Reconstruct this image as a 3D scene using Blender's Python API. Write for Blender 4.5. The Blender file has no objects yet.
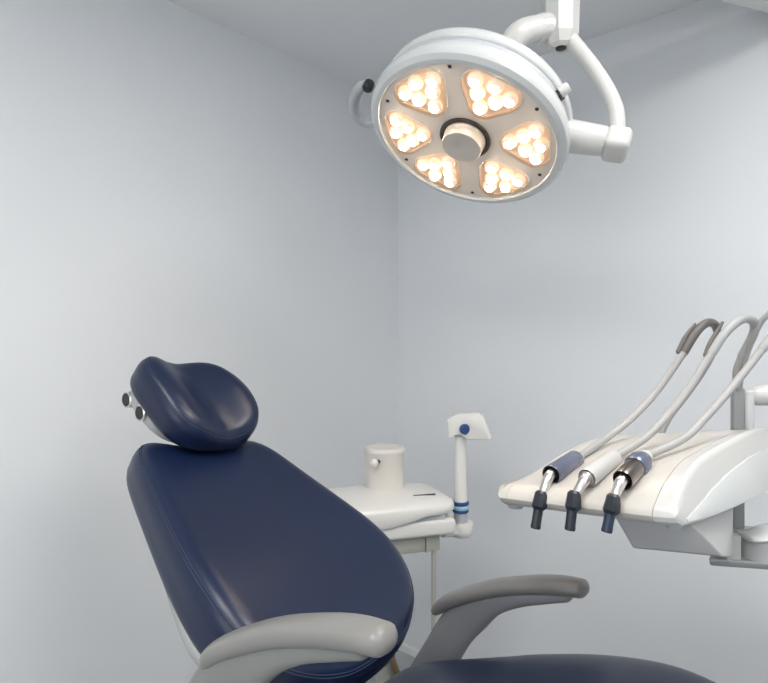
import bpy, bmesh, math, random
from mathutils import Vector, Matrix
V = Vector
random.seed(4)
scene = bpy.context.scene
COL = scene.collection
PI = math.pi

# ------------------------------------------------------------------ materials
def material(name, color, rough=0.5, metal=0.0, coat=0.0, bump=0.0, bscale=300.0, var=0.0, vscale=3.0,
             emit=None, estr=0.0, spec=0.5, coat_rough=0.08):
    m = bpy.data.materials.new(name); m.use_nodes = True
    nt = m.node_tree; b = nt.nodes['Principled BSDF']
    b.inputs['Base Color'].default_value = (*color, 1)
    b.inputs['Roughness'].default_value = rough
    b.inputs['Metallic'].default_value = metal
    b.inputs['Coat Weight'].default_value = coat
    b.inputs['Coat Roughness'].default_value = coat_rough
    b.inputs['Specular IOR Level'].default_value = spec
    if emit:
        b.inputs['Emission Color'].default_value = (*emit, 1)
        b.inputs['Emission Strength'].default_value = estr
    tc = nt.nodes.new('ShaderNodeTexCoord')
    if var > 0:
        n = nt.nodes.new('ShaderNodeTexNoise'); n.inputs['Scale'].default_value = vscale
        n.inputs['Detail'].default_value = 3
        nt.links.new(tc.outputs['Object'], n.inputs['Vector'])
        r = nt.nodes.new('ShaderNodeValToRGB')
        r.color_ramp.elements[0].position = 0.3; r.color_ramp.elements[1].position = 0.7
        r.color_ramp.elements[0].color = (*[c * (1 - var) for c in color], 1)
        r.color_ramp.elements[1].color = (*[min(1, c * (1 + var)) for c in color], 1)
        nt.links.new(n.outputs['Fac'], r.inputs['Fac'])
        nt.links.new(r.outputs['Color'], b.inputs['Base Color'])
    if bump > 0:
        n2 = nt.nodes.new('ShaderNodeTexNoise'); n2.inputs['Scale'].default_value = bscale
        n2.inputs['Detail'].default_value = 4
        nt.links.new(tc.outputs['Object'], n2.inputs['Vector'])
        bp = nt.nodes.new('ShaderNodeBump'); bp.inputs['Strength'].default_value = bump
        bp.inputs['Distance'].default_value = 0.002
        nt.links.new(n2.outputs['Fac'], bp.inputs['Height'])
        nt.links.new(bp.outputs['Normal'], b.inputs['Normal'])
    return m

M = {}
M['wall'] = material('wall_paint', (0.715, 0.731, 0.750), 0.75, var=0.012, vscale=2.0, bump=0.04, bscale=140)
M['ceiling'] = material('ceiling_paint', (0.73, 0.74, 0.755), 0.85, var=0.01, vscale=2.0)
M['floor'] = material('grey_vinyl', (0.40, 0.42, 0.43), 0.45, var=0.06, vscale=9.0)
M['trim'] = material('white_trim', (0.80, 0.80, 0.80), 0.4, var=0.01)
M['leather'] = material('navy_leather', (0.0050, 0.0125, 0.043), 0.33, bump=0.05, bscale=420, var=0.08, vscale=5.0, spec=0.46)
M['leather_side'] = material('navy_leather_edge', (0.010, 0.020, 0.055), 0.42, bump=0.05, bscale=420)
M['seam'] = material('navy_thread', (0.022, 0.034, 0.075), 0.6)
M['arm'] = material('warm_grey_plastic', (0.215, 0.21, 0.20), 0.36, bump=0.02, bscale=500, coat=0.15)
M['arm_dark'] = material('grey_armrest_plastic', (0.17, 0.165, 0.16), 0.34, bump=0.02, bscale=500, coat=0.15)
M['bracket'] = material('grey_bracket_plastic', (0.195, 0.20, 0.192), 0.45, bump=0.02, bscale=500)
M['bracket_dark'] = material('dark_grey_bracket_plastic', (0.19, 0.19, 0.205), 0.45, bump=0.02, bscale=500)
M['shell'] = material('light_grey_shell', (0.36, 0.37, 0.36), 0.4, bump=0.01)
M['white'] = material('white_enamel', (0.54, 0.535, 0.515), 0.30, coat=0.3, var=0.01)
M['white_cool'] = material('white_lacquer', (0.555, 0.565, 0.56), 0.25, coat=0.5, coat_rough=0.05, var=0.01)
M['cream'] = material('lamp_warmed_plastic', (0.55, 0.515, 0.47), 0.34, coat=0.2, var=0.01)  # tray white tinted with the lamp's warm light
M['unit_white'] = material('white_gelcoat', (0.70, 0.69, 0.665), 0.32, coat=0.2, var=0.01)
M['unit_cream'] = material('cream_gelcoat', (0.69, 0.645, 0.60), 0.36, coat=0.15, var=0.01)
M['seal'] = material('grey_rubber_seal', (0.42, 0.43, 0.46), 0.55, var=0.03)
M['face'] = material('brushed_beige_metal', (0.72, 0.65, 0.585), 0.40, metal=0.15, bump=0.06, bscale=260)
M['hub'] = material('satin_champagne_metal', (0.60, 0.53, 0.47), 0.42, metal=0.1, bump=0.02)
M['hub_ring'] = material('dark_bronze_ring', (0.10, 0.085, 0.075), 0.35, metal=0.7, var=0.05)
M['well'] = material('reflector', (0.95, 0.83, 0.72), 0.35, metal=0.0, bump=0.2, bscale=60)
M['rim'] = material('lens_rim_glint', (0.95, 0.88, 0.80), 0.2, coat=0.5, var=0.01)
M['led'] = material('led_lens_glow', (0.9, 0.8, 0.7), 0.15, emit=(1.0, 0.76, 0.54), estr=0.50, var=0.01)
M['core'] = material('led_core_glow', (1.0, 0.95, 0.85), 0.2, emit=(1.0, 0.86, 0.66), estr=50.0, var=0.01)
M['black'] = material('black_plastic', (0.012, 0.012, 0.014), 0.4, var=0.05)
M['handle'] = material('grey_handle', (0.40, 0.41, 0.43), 0.35, coat=0.2, var=0.02)
M['screw'] = material('dark_screw', (0.05, 0.045, 0.04), 0.4, metal=0.8, var=0.05)
M['chrome'] = material('polished_steel', (0.70, 0.68, 0.66), 0.30, metal=1.0, var=0.02)
M['bluegrey'] = material('blue_grey_anodised', (0.16, 0.175, 0.25), 0.26, metal=0.5, var=0.03)
M['bronze'] = material('brown_steel', (0.30, 0.26, 0.235), 0.2, metal=1.0, var=0.04)
M['tip'] = material('charcoal_tip', (0.014, 0.018, 0.026), 0.38, bump=0.02)
M['tip_blue'] = material('navy_tip', (0.014, 0.028, 0.058), 0.32, bump=0.02)
M['hose'] = material('grey_silicone_hose', (0.36, 0.355, 0.35), 0.42, bump=0.02, var=0.02)
M['hose_dark'] = material('taupe_sleeve', (0.115, 0.105, 0.10), 0.45, bump=0.02, var=0.02)
M['sleeve'] = material('pale_sleeve', (0.36, 0.365, 0.365), 0.38, bump=0.02, var=0.02)
M['post'] = material('grey_steel_post', (0.30, 0.315, 0.315), 0.4, metal=0.2, var=0.02)
M['under'] = material('pale_grey_casing', (0.44, 0.435, 0.43), 0.4, bump=0.01, var=0.01)
M['frame'] = material('grey_green_frame', (0.38, 0.38, 0.34), 0.4, var=0.02)
M['brown'] = material('brown_strut', (0.17, 0.11, 0.06), 0.45, var=0.05)
M['blue'] = material('blue_rubber', (0.012, 0.055, 0.19), 0.35, var=0.04)
M['lblue'] = material('light_blue_rubber', (0.30, 0.50, 0.66), 0.35, var=0.02)
M['slot'] = material('dark_slot', (0.06, 0.065, 0.07), 0.6, var=0.05)
M['panel'] = material('ceiling_panel_glow', (0.9, 0.9, 0.9), 0.5, emit=(1.0, 0.985, 0.96), estr=14.8, var=0.01)
M['fill_pane'] = material('fill_light_pane', (0.9, 0.9, 0.9), 0.3, emit=(0.93, 0.97, 1.0), estr=2.3, var=0.01)  # glow of the added panes behind the camera
M['alu'] = material('white_aluminium', (0.75, 0.75, 0.75), 0.4, metal=0.2, var=0.01)
# thin clear cover: real thin acrylic, mostly transmissive with a gloss
def clear_cover():
    m = bpy.data.materials.new('clear_acrylic'); m.use_nodes = True
    nt = m.node_tree; nt.nodes.clear()
    o = nt.nodes.new('ShaderNodeOutputMaterial'); mx = nt.nodes.new('ShaderNodeMixShader')
    t = nt.nodes.new('ShaderNodeBsdfTransparent'); t.inputs[0].default_value = (1, 0.96, 0.92, 1)
    g = nt.nodes.new('ShaderNodeBsdfGlossy'); g.inputs['Roughness'].default_value = 0.06
    f = nt.nodes.new('ShaderNodeFresnel'); f.inputs[0].default_value = 1.35
    nt.links.new(f.outputs[0], mx.inputs[0]); nt.links.new(t.outputs[0], mx.inputs[1])
    nt.links.new(g.outputs[0], mx.inputs[2]); nt.links.new(mx.outputs[0], o.inputs[0])
    return m
M['clear'] = clear_cover()

# ------------------------------------------------------------------ object helpers
def thing(name, label, cat, loc, group=None):
    o = bpy.data.objects.new(name, None); COL.objects.link(o)
    o.location = loc; o.empty_display_size = 0.05
    o['label'] = label; o['category'] = cat
    if group: o['group'] = group
    return o

def root_of(o):
    while o.parent: o = o.parent
    return o

def obj(name, bm, mat, parent=None, smooth=True, label=None, angle=40):
    """link a bmesh built in world coordinates as one mesh object (under parent)"""
    bmesh.ops.recalc_face_normals(bm, faces=bm.faces)
    base = V((0, 0, 0))
    if parent: base = root_of(parent).location.copy()
    for v in bm.verts: v.co -= base
    me = bpy.data.meshes.new(name); bm.to_mesh(me); bm.free()
    mats = mat if isinstance(mat, (list, tuple)) else [mat]
    for k in mats: me.materials.append(k)
    if smooth:
        for p in me.polygons: p.use_smooth = True
        me.set_sharp_from_angle(angle=math.radians(angle))
    o = bpy.data.objects.new(name, me); COL.objects.link(o)
    if parent: o.parent = parent
    if label: o['label'] = label
    return o

def struct(name, bm, mat):
    o = obj(name, bm, mat, None, smooth=False); o['kind'] = 'structure'; return o

def frame_from(z, hint=None):
    z = V(z).normalized()
    h = V(hint) if hint is not None else (V((0, 0, 1)) if abs(z.z) < 0.9 else V((1, 0, 0)))
    x = (h - z * h.dot(z)).normalized()
    return x, z.cross(x), z

def loft(bm, rings, cap0=True, cap1=True, closed=False):
    R = [[bm.verts.new(p) for p in r] for r in rings]
    n = len(R[0]); m = len(R)
    for i in range(m if closed else m - 1):
        A, B = R[i], R[(i + 1) % m]
        for j in range(n):
            k = (j + 1) % n
            bm.faces.new((A[j], A[k], B[k], B[j]))
    if not closed:
        if cap0: bm.faces.new(R[0][::-1])
        if cap1: bm.faces.new(R[-1])
    return R

def catmull(P, per=8):
    P = [V(p) for p in P]; out = []
    n = len(P)
    for i in range(n - 1):
        p0 = P[i - 1] if i else P[0] * 2 - P[1]
        p1, p2 = P[i], P[i + 1]
        p3 = P[i + 2] if i + 2 < n else P[-1] * 2 - P[-2]
        for k in range(per):
            t = k / per
            out.append(0.5 * ((2 * p1) + (p2 - p0) * t + (2 * p0 - 5 * p1 + 4 * p2 - p3) * t * t
                              + (3 * p1 - p0 - 3 * p2 + p3) * t ** 3))
    out.append(P[-1].copy()); return out

def catf(vals, per=8):
    return [v.x for v in catmull([V((x, 0, 0)) for x in vals], per)]

def tube(bm, pts, r, seg=16, per=8, hint=None, ry=None, rounded=True, expo=2.0):
    """sweep an (elliptic) section along a smooth path; r = radius or list per point; ry = second radius"""
    path = catmull(pts, per) if per > 1 else [V(p) for p in pts]
    n = len(pts)
    rs = [r] * n if not isinstance(r, (list, tuple)) else list(r)
    r2 = rs if ry is None else ([ry] * n if not isinstance(ry, (list, tuple)) else list(ry))
    ra = catf(rs, per) if per > 1 else rs
    rb = catf(r2, per) if per > 1 else r2
    rings = []; x = None
    for i, p in enumerate(path):
        t = (path[min(i + 1, len(path) - 1)] - path[max(i - 1, 0)]).normalized()
        if hint is not None: x, y, _ = frame_from(t, hint)
        elif x is None: x, y, _ = frame_from(t)
        else:
            x = (x - t * x.dot(t)).normalized(); y = t.cross(x)
        def ring(c, k):
            out = []
            for j in range(seg):
                a = 2 * PI * j / seg; ca, sa = math.cos(a), math.sin(a)
                ca = math.copysign(abs(ca) ** (2 / expo), ca); sa = math.copysign(abs(sa) ** (2 / expo), sa)
                out.append(c + x * (ra[i] * k * ca) + y * (rb[i] * k * sa))
            return out
        m = min(ra[i], rb[i])
        if i == 0 and rounded:
            for q in (80, 60, 40, 20): rings.append(ring(p - t * (m * 0.9 * math.sin(math.radians(q))), max(0.02, math.cos(math.radians(q)))))
        rings.append(ring(p, 1.0))
        if i == len(path) - 1 and rounded:
            for q in (20, 40, 60, 80): rings.append(ring(p + t * (m * 0.9 * math.sin(math.radians(q))), max(0.02, math.cos(math.radians(q)))))
    loft(bm, rings); return bm

def lathe(bm, origin, axis, prof, seg=40, hint=None, closed=False):
    """prof: list of (radius, height along axis)"""
    x, y, z = frame_from(axis, hint); o = V(origin)
    rings = [[o + z * h + (x * math.cos(2 * PI * j / seg) + y * math.sin(2 * PI * j / seg)) * max(r, 1e-5)
              for j in range(seg)] for r, h in prof]
    loft(bm, rings, cap0=not closed, cap1=not closed, closed=closed); return bm

def box(bm, c, ex, ey, ez, size, bevel=0.0, seg=2, taper=1.0):
    """box centred at c with axes ex,ey,ez; taper scales the top (ez+) section"""
    c = V(c); ex, ey, ez = V(ex), V(ey), V(ez); hx, hy, hz = [s / 2 for s in size]
    vs = []
    for sz in (-1, 1):
        k = taper if sz > 0 else 1
        for sx, sy in ((-1, -1), (1, -1), (1, 1), (-1, 1)):
            vs.append(bm.verts.new(c + ex * (hx * sx * k) + ey * (hy * sy * k) + ez * (hz * sz)))
    fs = [(0, 3, 2, 1), (4, 5, 6, 7), (0, 1, 5, 4), (1, 2, 6, 5), (2, 3, 7, 6), (3, 0, 4, 7)]
    faces = [bm.faces.new([vs[i] for i in f]) for f in fs]
    if bevel > 0:
        es = list({e for f in faces for e in f.edges})
        bmesh.ops.bevel(bm, geom=es, offset=bevel, segments=seg, profile=0.5, affect='EDGES', clamp_overlap=True)
    return bm

def hexa(bm, P, bevel=0.0, seg=3):
    """8 points: bottom loop 0-3, top loop 4-7"""
    vs = [bm.verts.new(p) for p in P]
    fs = [(0, 3, 2, 1), (4, 5, 6, 7), (0, 1, 5, 4), (1, 2, 6, 5), (2, 3, 7, 6), (3, 0, 4, 7)]
    faces = [bm.faces.new([vs[i] for i in f]) for f in fs]
    if bevel > 0:
        es = list({e for f in faces for e in f.edges})
        bmesh.ops.bevel(bm, geom=es, offset=bevel, segments=seg, profile=0.5, affect='EDGES', clamp_overlap=True)
    return bm

def sphere(bm, c, r, seg=20, rings=12, scale=(1, 1, 1)):
    m = Matrix.Translation(V(c)) @ Matrix.Diagonal((*[r * s for s in scale], 1))
    bmesh.ops.create_uvsphere(bm, u_segments=seg, v_segments=rings, radius=1.0, matrix=m); return bm

X, Y, Z = V((1, 0, 0)), V((0, 1, 0)), V((0, 0, 1))
B = bmesh.new

# ------------------------------------------------------------------ camera
CAMZ = 1.55
cd = bpy.data.cameras.new('camera'); cam = bpy.data.objects.new('camera', cd); COL.objects.link(cam)
cd.sensor_fit = 'HORIZONTAL'; cd.sensor_width = 36; cd.lens = 36 * 607 / 768
cd.clip_start = 0.02
cam.location = (0, 0, CAMZ); cam.rotation_euler = (PI / 2, 0, 0)
scene.camera = cam

# ------------------------------------------------------------------ room
FZ, CZ = 0.06, 2.70
C0 = V((0.068, 2.944, 0))
DA = V((-0.665, -0.747, 0)).normalized()      # along the left wall, towards the camera
DB = V((0.747, -0.665, 0)).normalized()       # along the right wall
LA, LB = 4.6, 4.2
def wall(name, p, d, length, out):
    b = B(); t = 0.12
    box(b, p + d * (length / 2) + out * (t / 2) + Z * ((FZ + CZ) / 2), d, out, Z, (length + 2 * t, t, CZ - FZ))
    return struct(name, b, M['wall'])
wall('wall_left', C0, DA, LA, -DB)
wall('wall_right', C0, DB, LB, -DA)
wall('wall_front', C0 + DB * LB, DA, LA, DB)
wall('wall_back', C0 + DA * LA, DB, LB, DA)
mid = C0 + DA * (LA / 2) + DB * (LB / 2)
b = B(); box(b, mid + Z * (FZ - 0.05), DA, DB, Z, (LA + .24, LB + .24, 0.1)); struct('floor', b, M['floor'])
b = B(); box(b, mid + Z * (CZ + 0.05), DA, DB, Z, (LA + .24, LB + .24, 0.1)); struct('ceiling', b, M['ceiling'])
def skirting(name, p, d, length, inn):
    b = B(); box(b, p + d * (length / 2) + inn * 0.006 + Z * (FZ + 0.02), d, inn, Z, (length, 0.012, 0.04), 0.003)
    return struct(name, b, M['trim'])
skirting('baseboard_left', C0 + DA * .012, DA, LA - .024, DB)
skirting('baseboard_right', C0, DB, LB, DA)

# unseen glazing added in the back wall for its light, panes glow
wc = C0 + DA * (LA - 0.03) + DB * 1.75 + Z * 1.55
b = B()
for z in (-0.76, 0.76): box(b, wc + Z * z, DB, DA, Z, (2.46, 0.06, 0.06), 0.004)
for x in (-1.20, 0.0, 1.20): box(b, wc + DB * x, DB, DA, Z, (0.06, 0.058, 1.46), 0.004)
struct('window_1_frame', b, M['trim'])
for k, x in enumerate((-0.60, 0.60)):
    b = B(); box(b, wc + DB * x, DB, DA, Z, (1.14, 0.012, 1.46)); struct('window_%d' % (k + 1), b, M['fill_pane'])

# ceiling light panels (they light the room; behind and above the camera)
PANELS = [((-0.60, 0.15), 'square lit ceiling panel nearest the left wall'),
          ((0.80, 0.80), 'square lit ceiling panel over the instrument tray side'),
          ((-0.25, -0.75), 'square lit ceiling panel behind the chair side of the room'),
          ((1.35, -0.55), 'square lit ceiling panel in the rear corner of the room')]
def make_panel(x, y, label):
    t = thing('ceiling_light', label, 'ceiling light', V((x, y, CZ)), 'recessed ceiling panels')
    c = V((x, y, CZ - 0.010))
    b = B()
    for s in (-1, 1):
        box(b, c + DA * (s * 0.31), DA, DB, Z, (0.02, 0.64, 0.02), 0.002)
        box(b, c + DB * (s * 0.31), DA, DB, Z, (0.60, 0.02, 0.02), 0.002)
    obj('frame', b, M['alu'], t, smooth=False)
    b = B(); box(b, c + Z * 0.002, DA, DB, Z, (0.60, 0.60, 0.008)); obj('diffuser', b, M['panel'], t, smooth=False)
    return t
for (x, y), lab in PANELS: make_panel(x, y, lab)

# ------------------------------------------------------------------ dental chair
PH = math.radians(55)
F_ = V((math.sin(PH), -math.cos(PH), 0))          # chair forward
A_ = V((math.cos(PH), math.sin(PH), 0))           # across, towards the far side
CC = V((-0.4374, 1.5, 1.2992))                    # top centre of the backrest front
def ch(s, lat, z): return V((CC.x, CC.y, 0)) + F_ * s + A_ * lat + Z * z
chair = thing('dental_chair', 'reclined navy leather dental chair with grey armrests', 'dental chair', ch(0.62, 0, FZ))

def cushion(outline, h, T, rr, origin, ax, up, K=14, back_rr=None, bulge=0.0):
    """padded cushion: outline in (u,v), front relief h(u,v), thickness T, edge radius rr"""
    n = ax.cross(up).normalized()
    cu = sum(p[0] for p in outline) / len(outline); cv = sum(p[1] for p in outline) / len(outline)
    back_rr = back_rr or rr
    prof = []                                   # (inset, depth-mode, value)
    for k in range(1, K + 1): prof.append(('f', k / K))
    rings = []
    def ring(scale_off, depth, add=0.0, base=True):
        out = []
        for (u, v) in outline:
            du, dv = u - cu, v - cv; R = math.hypot(du, dv)
            k = 1 - scale_off / R
            uu, vv = cu + du * k, cv + dv * k
            d = (h(uu, vv) if base else 0.0) + depth
            out.append(origin + ax * uu + up * vv + n * d)
        return out
    def ringk(kk):
        out = []
        for (u, v) in outline:
            du, dv = u - cu, v - cv; R = math.hypot(du, dv)
            k = kk * (1 - rr / R)
            uu, vv = cu + du * k, cv + dv * k
            out.append(origin + ax * uu + up * vv + n * h(uu, vv))
        return out
    for k in range(1, K + 1): rings.append(ringk(k / K))
    for q in (18, 36, 54, 72, 90):
        a = math.radians(q); rings.append(ring(rr * (1 - math.sin(a)), -rr * (1 - math.cos(a))))
    # side wall
    for t in (0.25, 0.5, 0.75):
        out = []
        for (u, v) in outline:
            d0 = h(u, v) - rr; d1 = -T + back_rr
            out.append(origin + ax * u + up * v + n * (d0 + (d1 - d0) * t)
                       + (ax * (u - cu) + up * (v - cv)).normalized() * bulge * math.sin(PI * t))
        rings.append(out)
    for q in (0, 30, 60, 90):
        a = math.radians(q); rings.append(ring(back_rr * (1 - math.cos(a)), -T + back_rr * (1 - math.sin(a)), base=False))
    bm = B(); loft(bm, rings); return bm

def sym_outline(W, N=96):
    """W: list of (v, half width) from top to bottom -> smooth closed loop, evenly resampled"""
    right = [V((w, v, 0)) for v, w in W]
    left = [V((-w, v, 0)) for v, w in W[::-1]]
    loop = right + left
    pts = []
    n = len(loop)
    for i in range(n):
        p0, p1, p2, p3 = loop[i - 1], loop[i], loop[(i + 1) % n], loop[(i + 2) % n]
        for k in range(10):
            t = k / 10
            pts.append(0.5 * ((2 * p1) + (p2 - p0) * t + (2 * p0 - 5 * p1 + 4 * p2 - p3) * t * t
                              + (3 * p1 - p0 - 3 * p2 + p3) * t ** 3))
    L = [0]
    for i in range(len(pts)): L.append(L[-1] + (pts[(i + 1) % len(pts)] - pts[i]).length)
    out = []; j = 0
    for i in range(N):
        d = L[-1] * i / N
        while L[j + 1] < d: j += 1
        t = (d - L[j]) / max(1e-9, L[j + 1] - L[j])
        p = pts[j].lerp(pts[(j + 1) % len(pts)], t); out.append((p.x, p.y))
    return out

def seam_loop(outline, h, inset, origin, ax, up, r=0.0011, lift=0.0):
    n = ax.cross(up).normalized()
    cu = sum(p[0] for p in outline) / len(outline); cv = sum(p[1] for p in outline) / len(outline)
    path = []
    for (u, v) in outline:
        du, dv = u - cu, v - cv; k = 1 - inset / math.hypot(du, dv)
        uu, vv = cu + du * k, cv + dv * k
        path.append(origin + ax * uu + up * vv + n * (h(uu, vv) + lift))
    bm = B(); rings = []; N = len(path)
    for i in range(N):
        t = (path[(i + 1) % N] - path[i - 1]).normalized()
        y = t.cross(n).normalized(); x = y.cross(t)
        rings.append([path[i] + x * (r * math.cos(a)) + y * (r * math.sin(a)) for a in [2 * PI * j / 6 for j in range(6)]])
    loft(bm, rings, closed=True); return bm

# backrest
RB = math.radians(56)
UPB = Z * math.cos(RB) - F_ * math.sin(RB)
NB = A_.cross(UPB).normalized()
WB = [(0.010, 0.045), (0.015, 0.095), (0.017, 0.130), (0.004, 0.160), (-0.030, 0.184), (-0.08, 0.202), (-0.14, 0.219), (-0.20, 0.235),
      (-0.26, 0.249), (-0.32, 0.260), (-0.38, 0.267), (-0.44, 0.268), (-0.50, 0.258), (-0.55, 0.236), (-0.595, 0.195),
      (-0.63, 0.135), (-0.648, 0.065)]
OB = [(u, v - (u - 0.085) * 0.165 * max(0.0, min(1.0, (v + 0.26) / 0.26)) ** 1.5) for u, v in sym_outline(WB, 110)]
def hB(u, v):
    e = abs(u) / 0.27
    h = 0.014 * e * e * (1 if v < -0.1 else 1)          # slightly cupped sides
    h += 0.012 * math.exp(-((v + 0.42) / 0.14) ** 2)     # lumbar swell
    h -= 0.009 * math.exp(-(u / 0.085) ** 2 - ((v - 0.012) / 0.05) ** 2)   # neck dip
    return h
back = obj('backrest', cushion(OB, hB, 0.098, 0.045, CC, A_, UPB, K=18, back_rr=0.02), M['leather'], chair, label='navy leather backrest')
for ins, dz in ((0.0115, -0.0148), (0.0080, -0.0187)):
    obj('seam', seam_loop(OB, hB, ins, CC, A_, UPB, lift=dz), M['seam'], back)
# grey shell behind
OS = [(u * (0.90 + 0.10 * max(0.0, min(1.0, (-v - 0.10) / 0.30))), (v + 0.34) * 0.93 - 0.350) for u, v in OB]
obj('backrest_shell', cushion(OS, lambda u, v: 0.0, 0.032, 0.006, CC - NB * 0.091, A_, UPB, K=6, back_rr=0.02),
    M['shell'], chair, label='light grey shell behind the backrest')

# headrest
RH = math.radians(46)
UPH = Z * math.cos(RH) - F_ * math.sin(RH)
NH = A_.cross(UPH).normalized()
ROLL = math.radians(-6)
AH = A_ * math.cos(ROLL) + UPH * math.sin(ROLL); UPH = UPH * math.cos(ROLL) - A_ * math.sin(ROLL)
CH = CC + NH * 0.074 + UPH * 0.093 - A_ * 0.006
OH = []
for i in range(80):
    a = 2 * PI * i / 80; c, s = math.cos(a), math.sin(a); e = 2.2
    if c < 0: e = 3.3
    vv = 0.135 * math.copysign(abs(s) ** (2 / e), s)
    OH.append((0.136 * math.copysign(abs(c) ** (2 / e), c) - 0.20 * vv, vv))
def hH(u, v):
    w = 0.030 * (1 - math.cos(min(1, abs(u + 0.20 * v) / 0.098) * PI)) / 2
    w *= 1.0 - 0.25 * max(0, -v / 0.13)
    return w - 0.010 * (v / 0.13) ** 2
head = obj('headrest', cushion(OH, hH, 0.066, 0.034, CH, AH, UPH, K=16, back_rr=0.018), M['leather'], chair, label='navy leather headrest cushion')
for ins, dz in ((0.0145, -0.0056), (0.0095, -0.0098)):
    obj('seam', seam_loop(OH, hH, ins, CH, AH, UPH, r=0.0009, lift=dz), M['seam'], head)
b = B()
OP = [(u * (0.95 if u < 0 else 0.84), v * 0.72 + 0.012) for u, v in OH]
brk = obj('headrest_bracket', cushion(OP, lambda u, v: 0.0, 0.034, 0.006, CH - NH * 0.064, AH, UPH, K=6, back_rr=0.014), M['shell'], chair,
          label='light grey plate behind the headrest')
b = B()
tube(b, [CH - NH * 0.084 - UPH * 0.02, CH - NH * 0.100 - UPH * 0.11, CC - NB * 0.10 - UPB * 0.03], [0.03, 0.03, 0.03], ry=0.012, hint=A_)
obj('headrest_stem', b, M['shell'], chair)
for k, (v, d) in enumerate(((0.086, 0.094), (0.026, 0.076))):
    p = CH - A_ * (0.128 if k == 0 else 0.122) + UPH * v - NH * d
    b = B(); lathe(b, p, -A_, [(0.012, -0.035), (0.019, -0.035), (0.0205, 0.0), (0.0200, 0.012), (0.0165, 0.014), (0.0155, 0.006), (0.0, 0.006)], 28)
    kn = obj('clamp_knob', b, M['chrome'], brk, label='chrome clamp ring')
    b = B(); lathe(b, p + A_ * 0.007, -A_, [(0.0150, 0), (0.0164, 0.018), (0.0155, 0.0212), (0.0, 0.0212)], 24)
    obj('knob_plug', b, M['black'], brk, label='black plug in the clamp')
b = B(); box(b, CH - A_ * 0.098 - NH * 0.094 + UPH * 0.03, A_, UPH, NH, (0.026, 0.085, 0.020), 0.006)
obj('clamp_plate', b, M['shell'], brk)

# seat cushion: contour along s, rounded cross-section
SEAT = [(0.415, 0.735, 0.205), (0.435, 0.797, 0.235), (0.51, 0.836, 0.250), (0.60, 0.868, 0.252), (0.69, 0.901, 0.250), (0.755, 0.925, 0.249),
        (0.856, 0.956, 0.247), (0.942, 0.976, 0.243), (1.017, 0.985, 0.238), (1.086, 0.980, 0.232), (1.20, 0.955, 0.222), (1.34, 0.895, 0.205), (1.40, 0.850, 0.175)]
def seat_mesh():
    bm = B(); rings = []
    path = catmull([V((s, z, w)) for s, z, w in SEAT], 5); N = 40
    for i, q in enumerate(path):
        tq = path[min(i + 1, len(path) - 1)] - path[max(0, i - 1)]
        nv = V((-tq.y, tq.x)).normalized()
        T = 0.11 * (0.55 if i in (0, len(path) - 1) else 1)
        ring = []
        for j in range(N):
            a = 2 * PI * j / N; c, s = math.cos(a), math.sin(a)
            e = 3.4
            lx = q.z * math.copysign(abs(c) ** (2 / e), c)
            hz = T / 2 * math.copysign(abs(s) ** (2 / e), s) - T / 2 - 0.012 * (1 - (lx / q.z) ** 2) * (s > 0)
            ring.append(ch(q.x + nv.x * hz, lx, q.y + nv.y * hz))
        rings.append(ring)
    loft(bm, rings); return bm
seat = obj('seat', seat_mesh(), M['leather'], chair, label='navy leather seat cushion')

# armrests (the near one stands higher and further back than the far one)
def armrest(lat, ds, dz, sgn, pad_m, br_m, lab):
    P = [(.395, 1.020), (.406, 1.031), (.434, 1.052), (.487, 1.080), (.557, 1.111), (.638, 1.136), (.698, 1.149), (.744, 1.153)]
    b = B()
    kk = 1.0 if sgn < 0 else 0.88
    tube(b, [ch(s + ds, lat, z + dz) for s, z in P], [kk * r_ for r_ in (0.014, .018, .0195, .0205, .021, .021, .021, .0205)], per=6, seg=24, hint=Z,
         ry=[.022, .028, .031, .033, .034, .034, .034, .030], expo=2.3)
    pad = obj('armrest_pad', b, pad_m, chair, label=lab)
    b = B()
    Q = ([(.285, .690, .062), (.300, .760, .062), (.352, .860, .062), (.392, .930, .060), (.432, .988, .056), (.480, 1.036, .045)] if sgn < 0 else
         [(.345, .770, .050), (.356, .815, .052), (.378, .858, .051), (.412, .925, .046), (.450, .990, .045), (.496, 1.040, .042)])
    Q += [(.550, 1.078, .028), (.610, 1.104, .021), (.670, 1.122, .017), (.715, 1.132, .013)]
    tube(b, [ch(s + ds, lat, z + dz) for s, z, t in Q], [q[2] for q in Q], per=6, seg=24, hint=Z,
         ry=[.024] * (len(Q) - 4) + [.026, .026, .025, .02], expo=3.0)
    obj('armrest_bracket', b, br_m, chair)
    return pad
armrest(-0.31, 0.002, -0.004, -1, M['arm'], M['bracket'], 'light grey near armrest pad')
armrest(0.31, 0.080, -0.124, 1, M['arm_dark'], M['bracket_dark'], 'dark grey far armrest pad')

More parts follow.
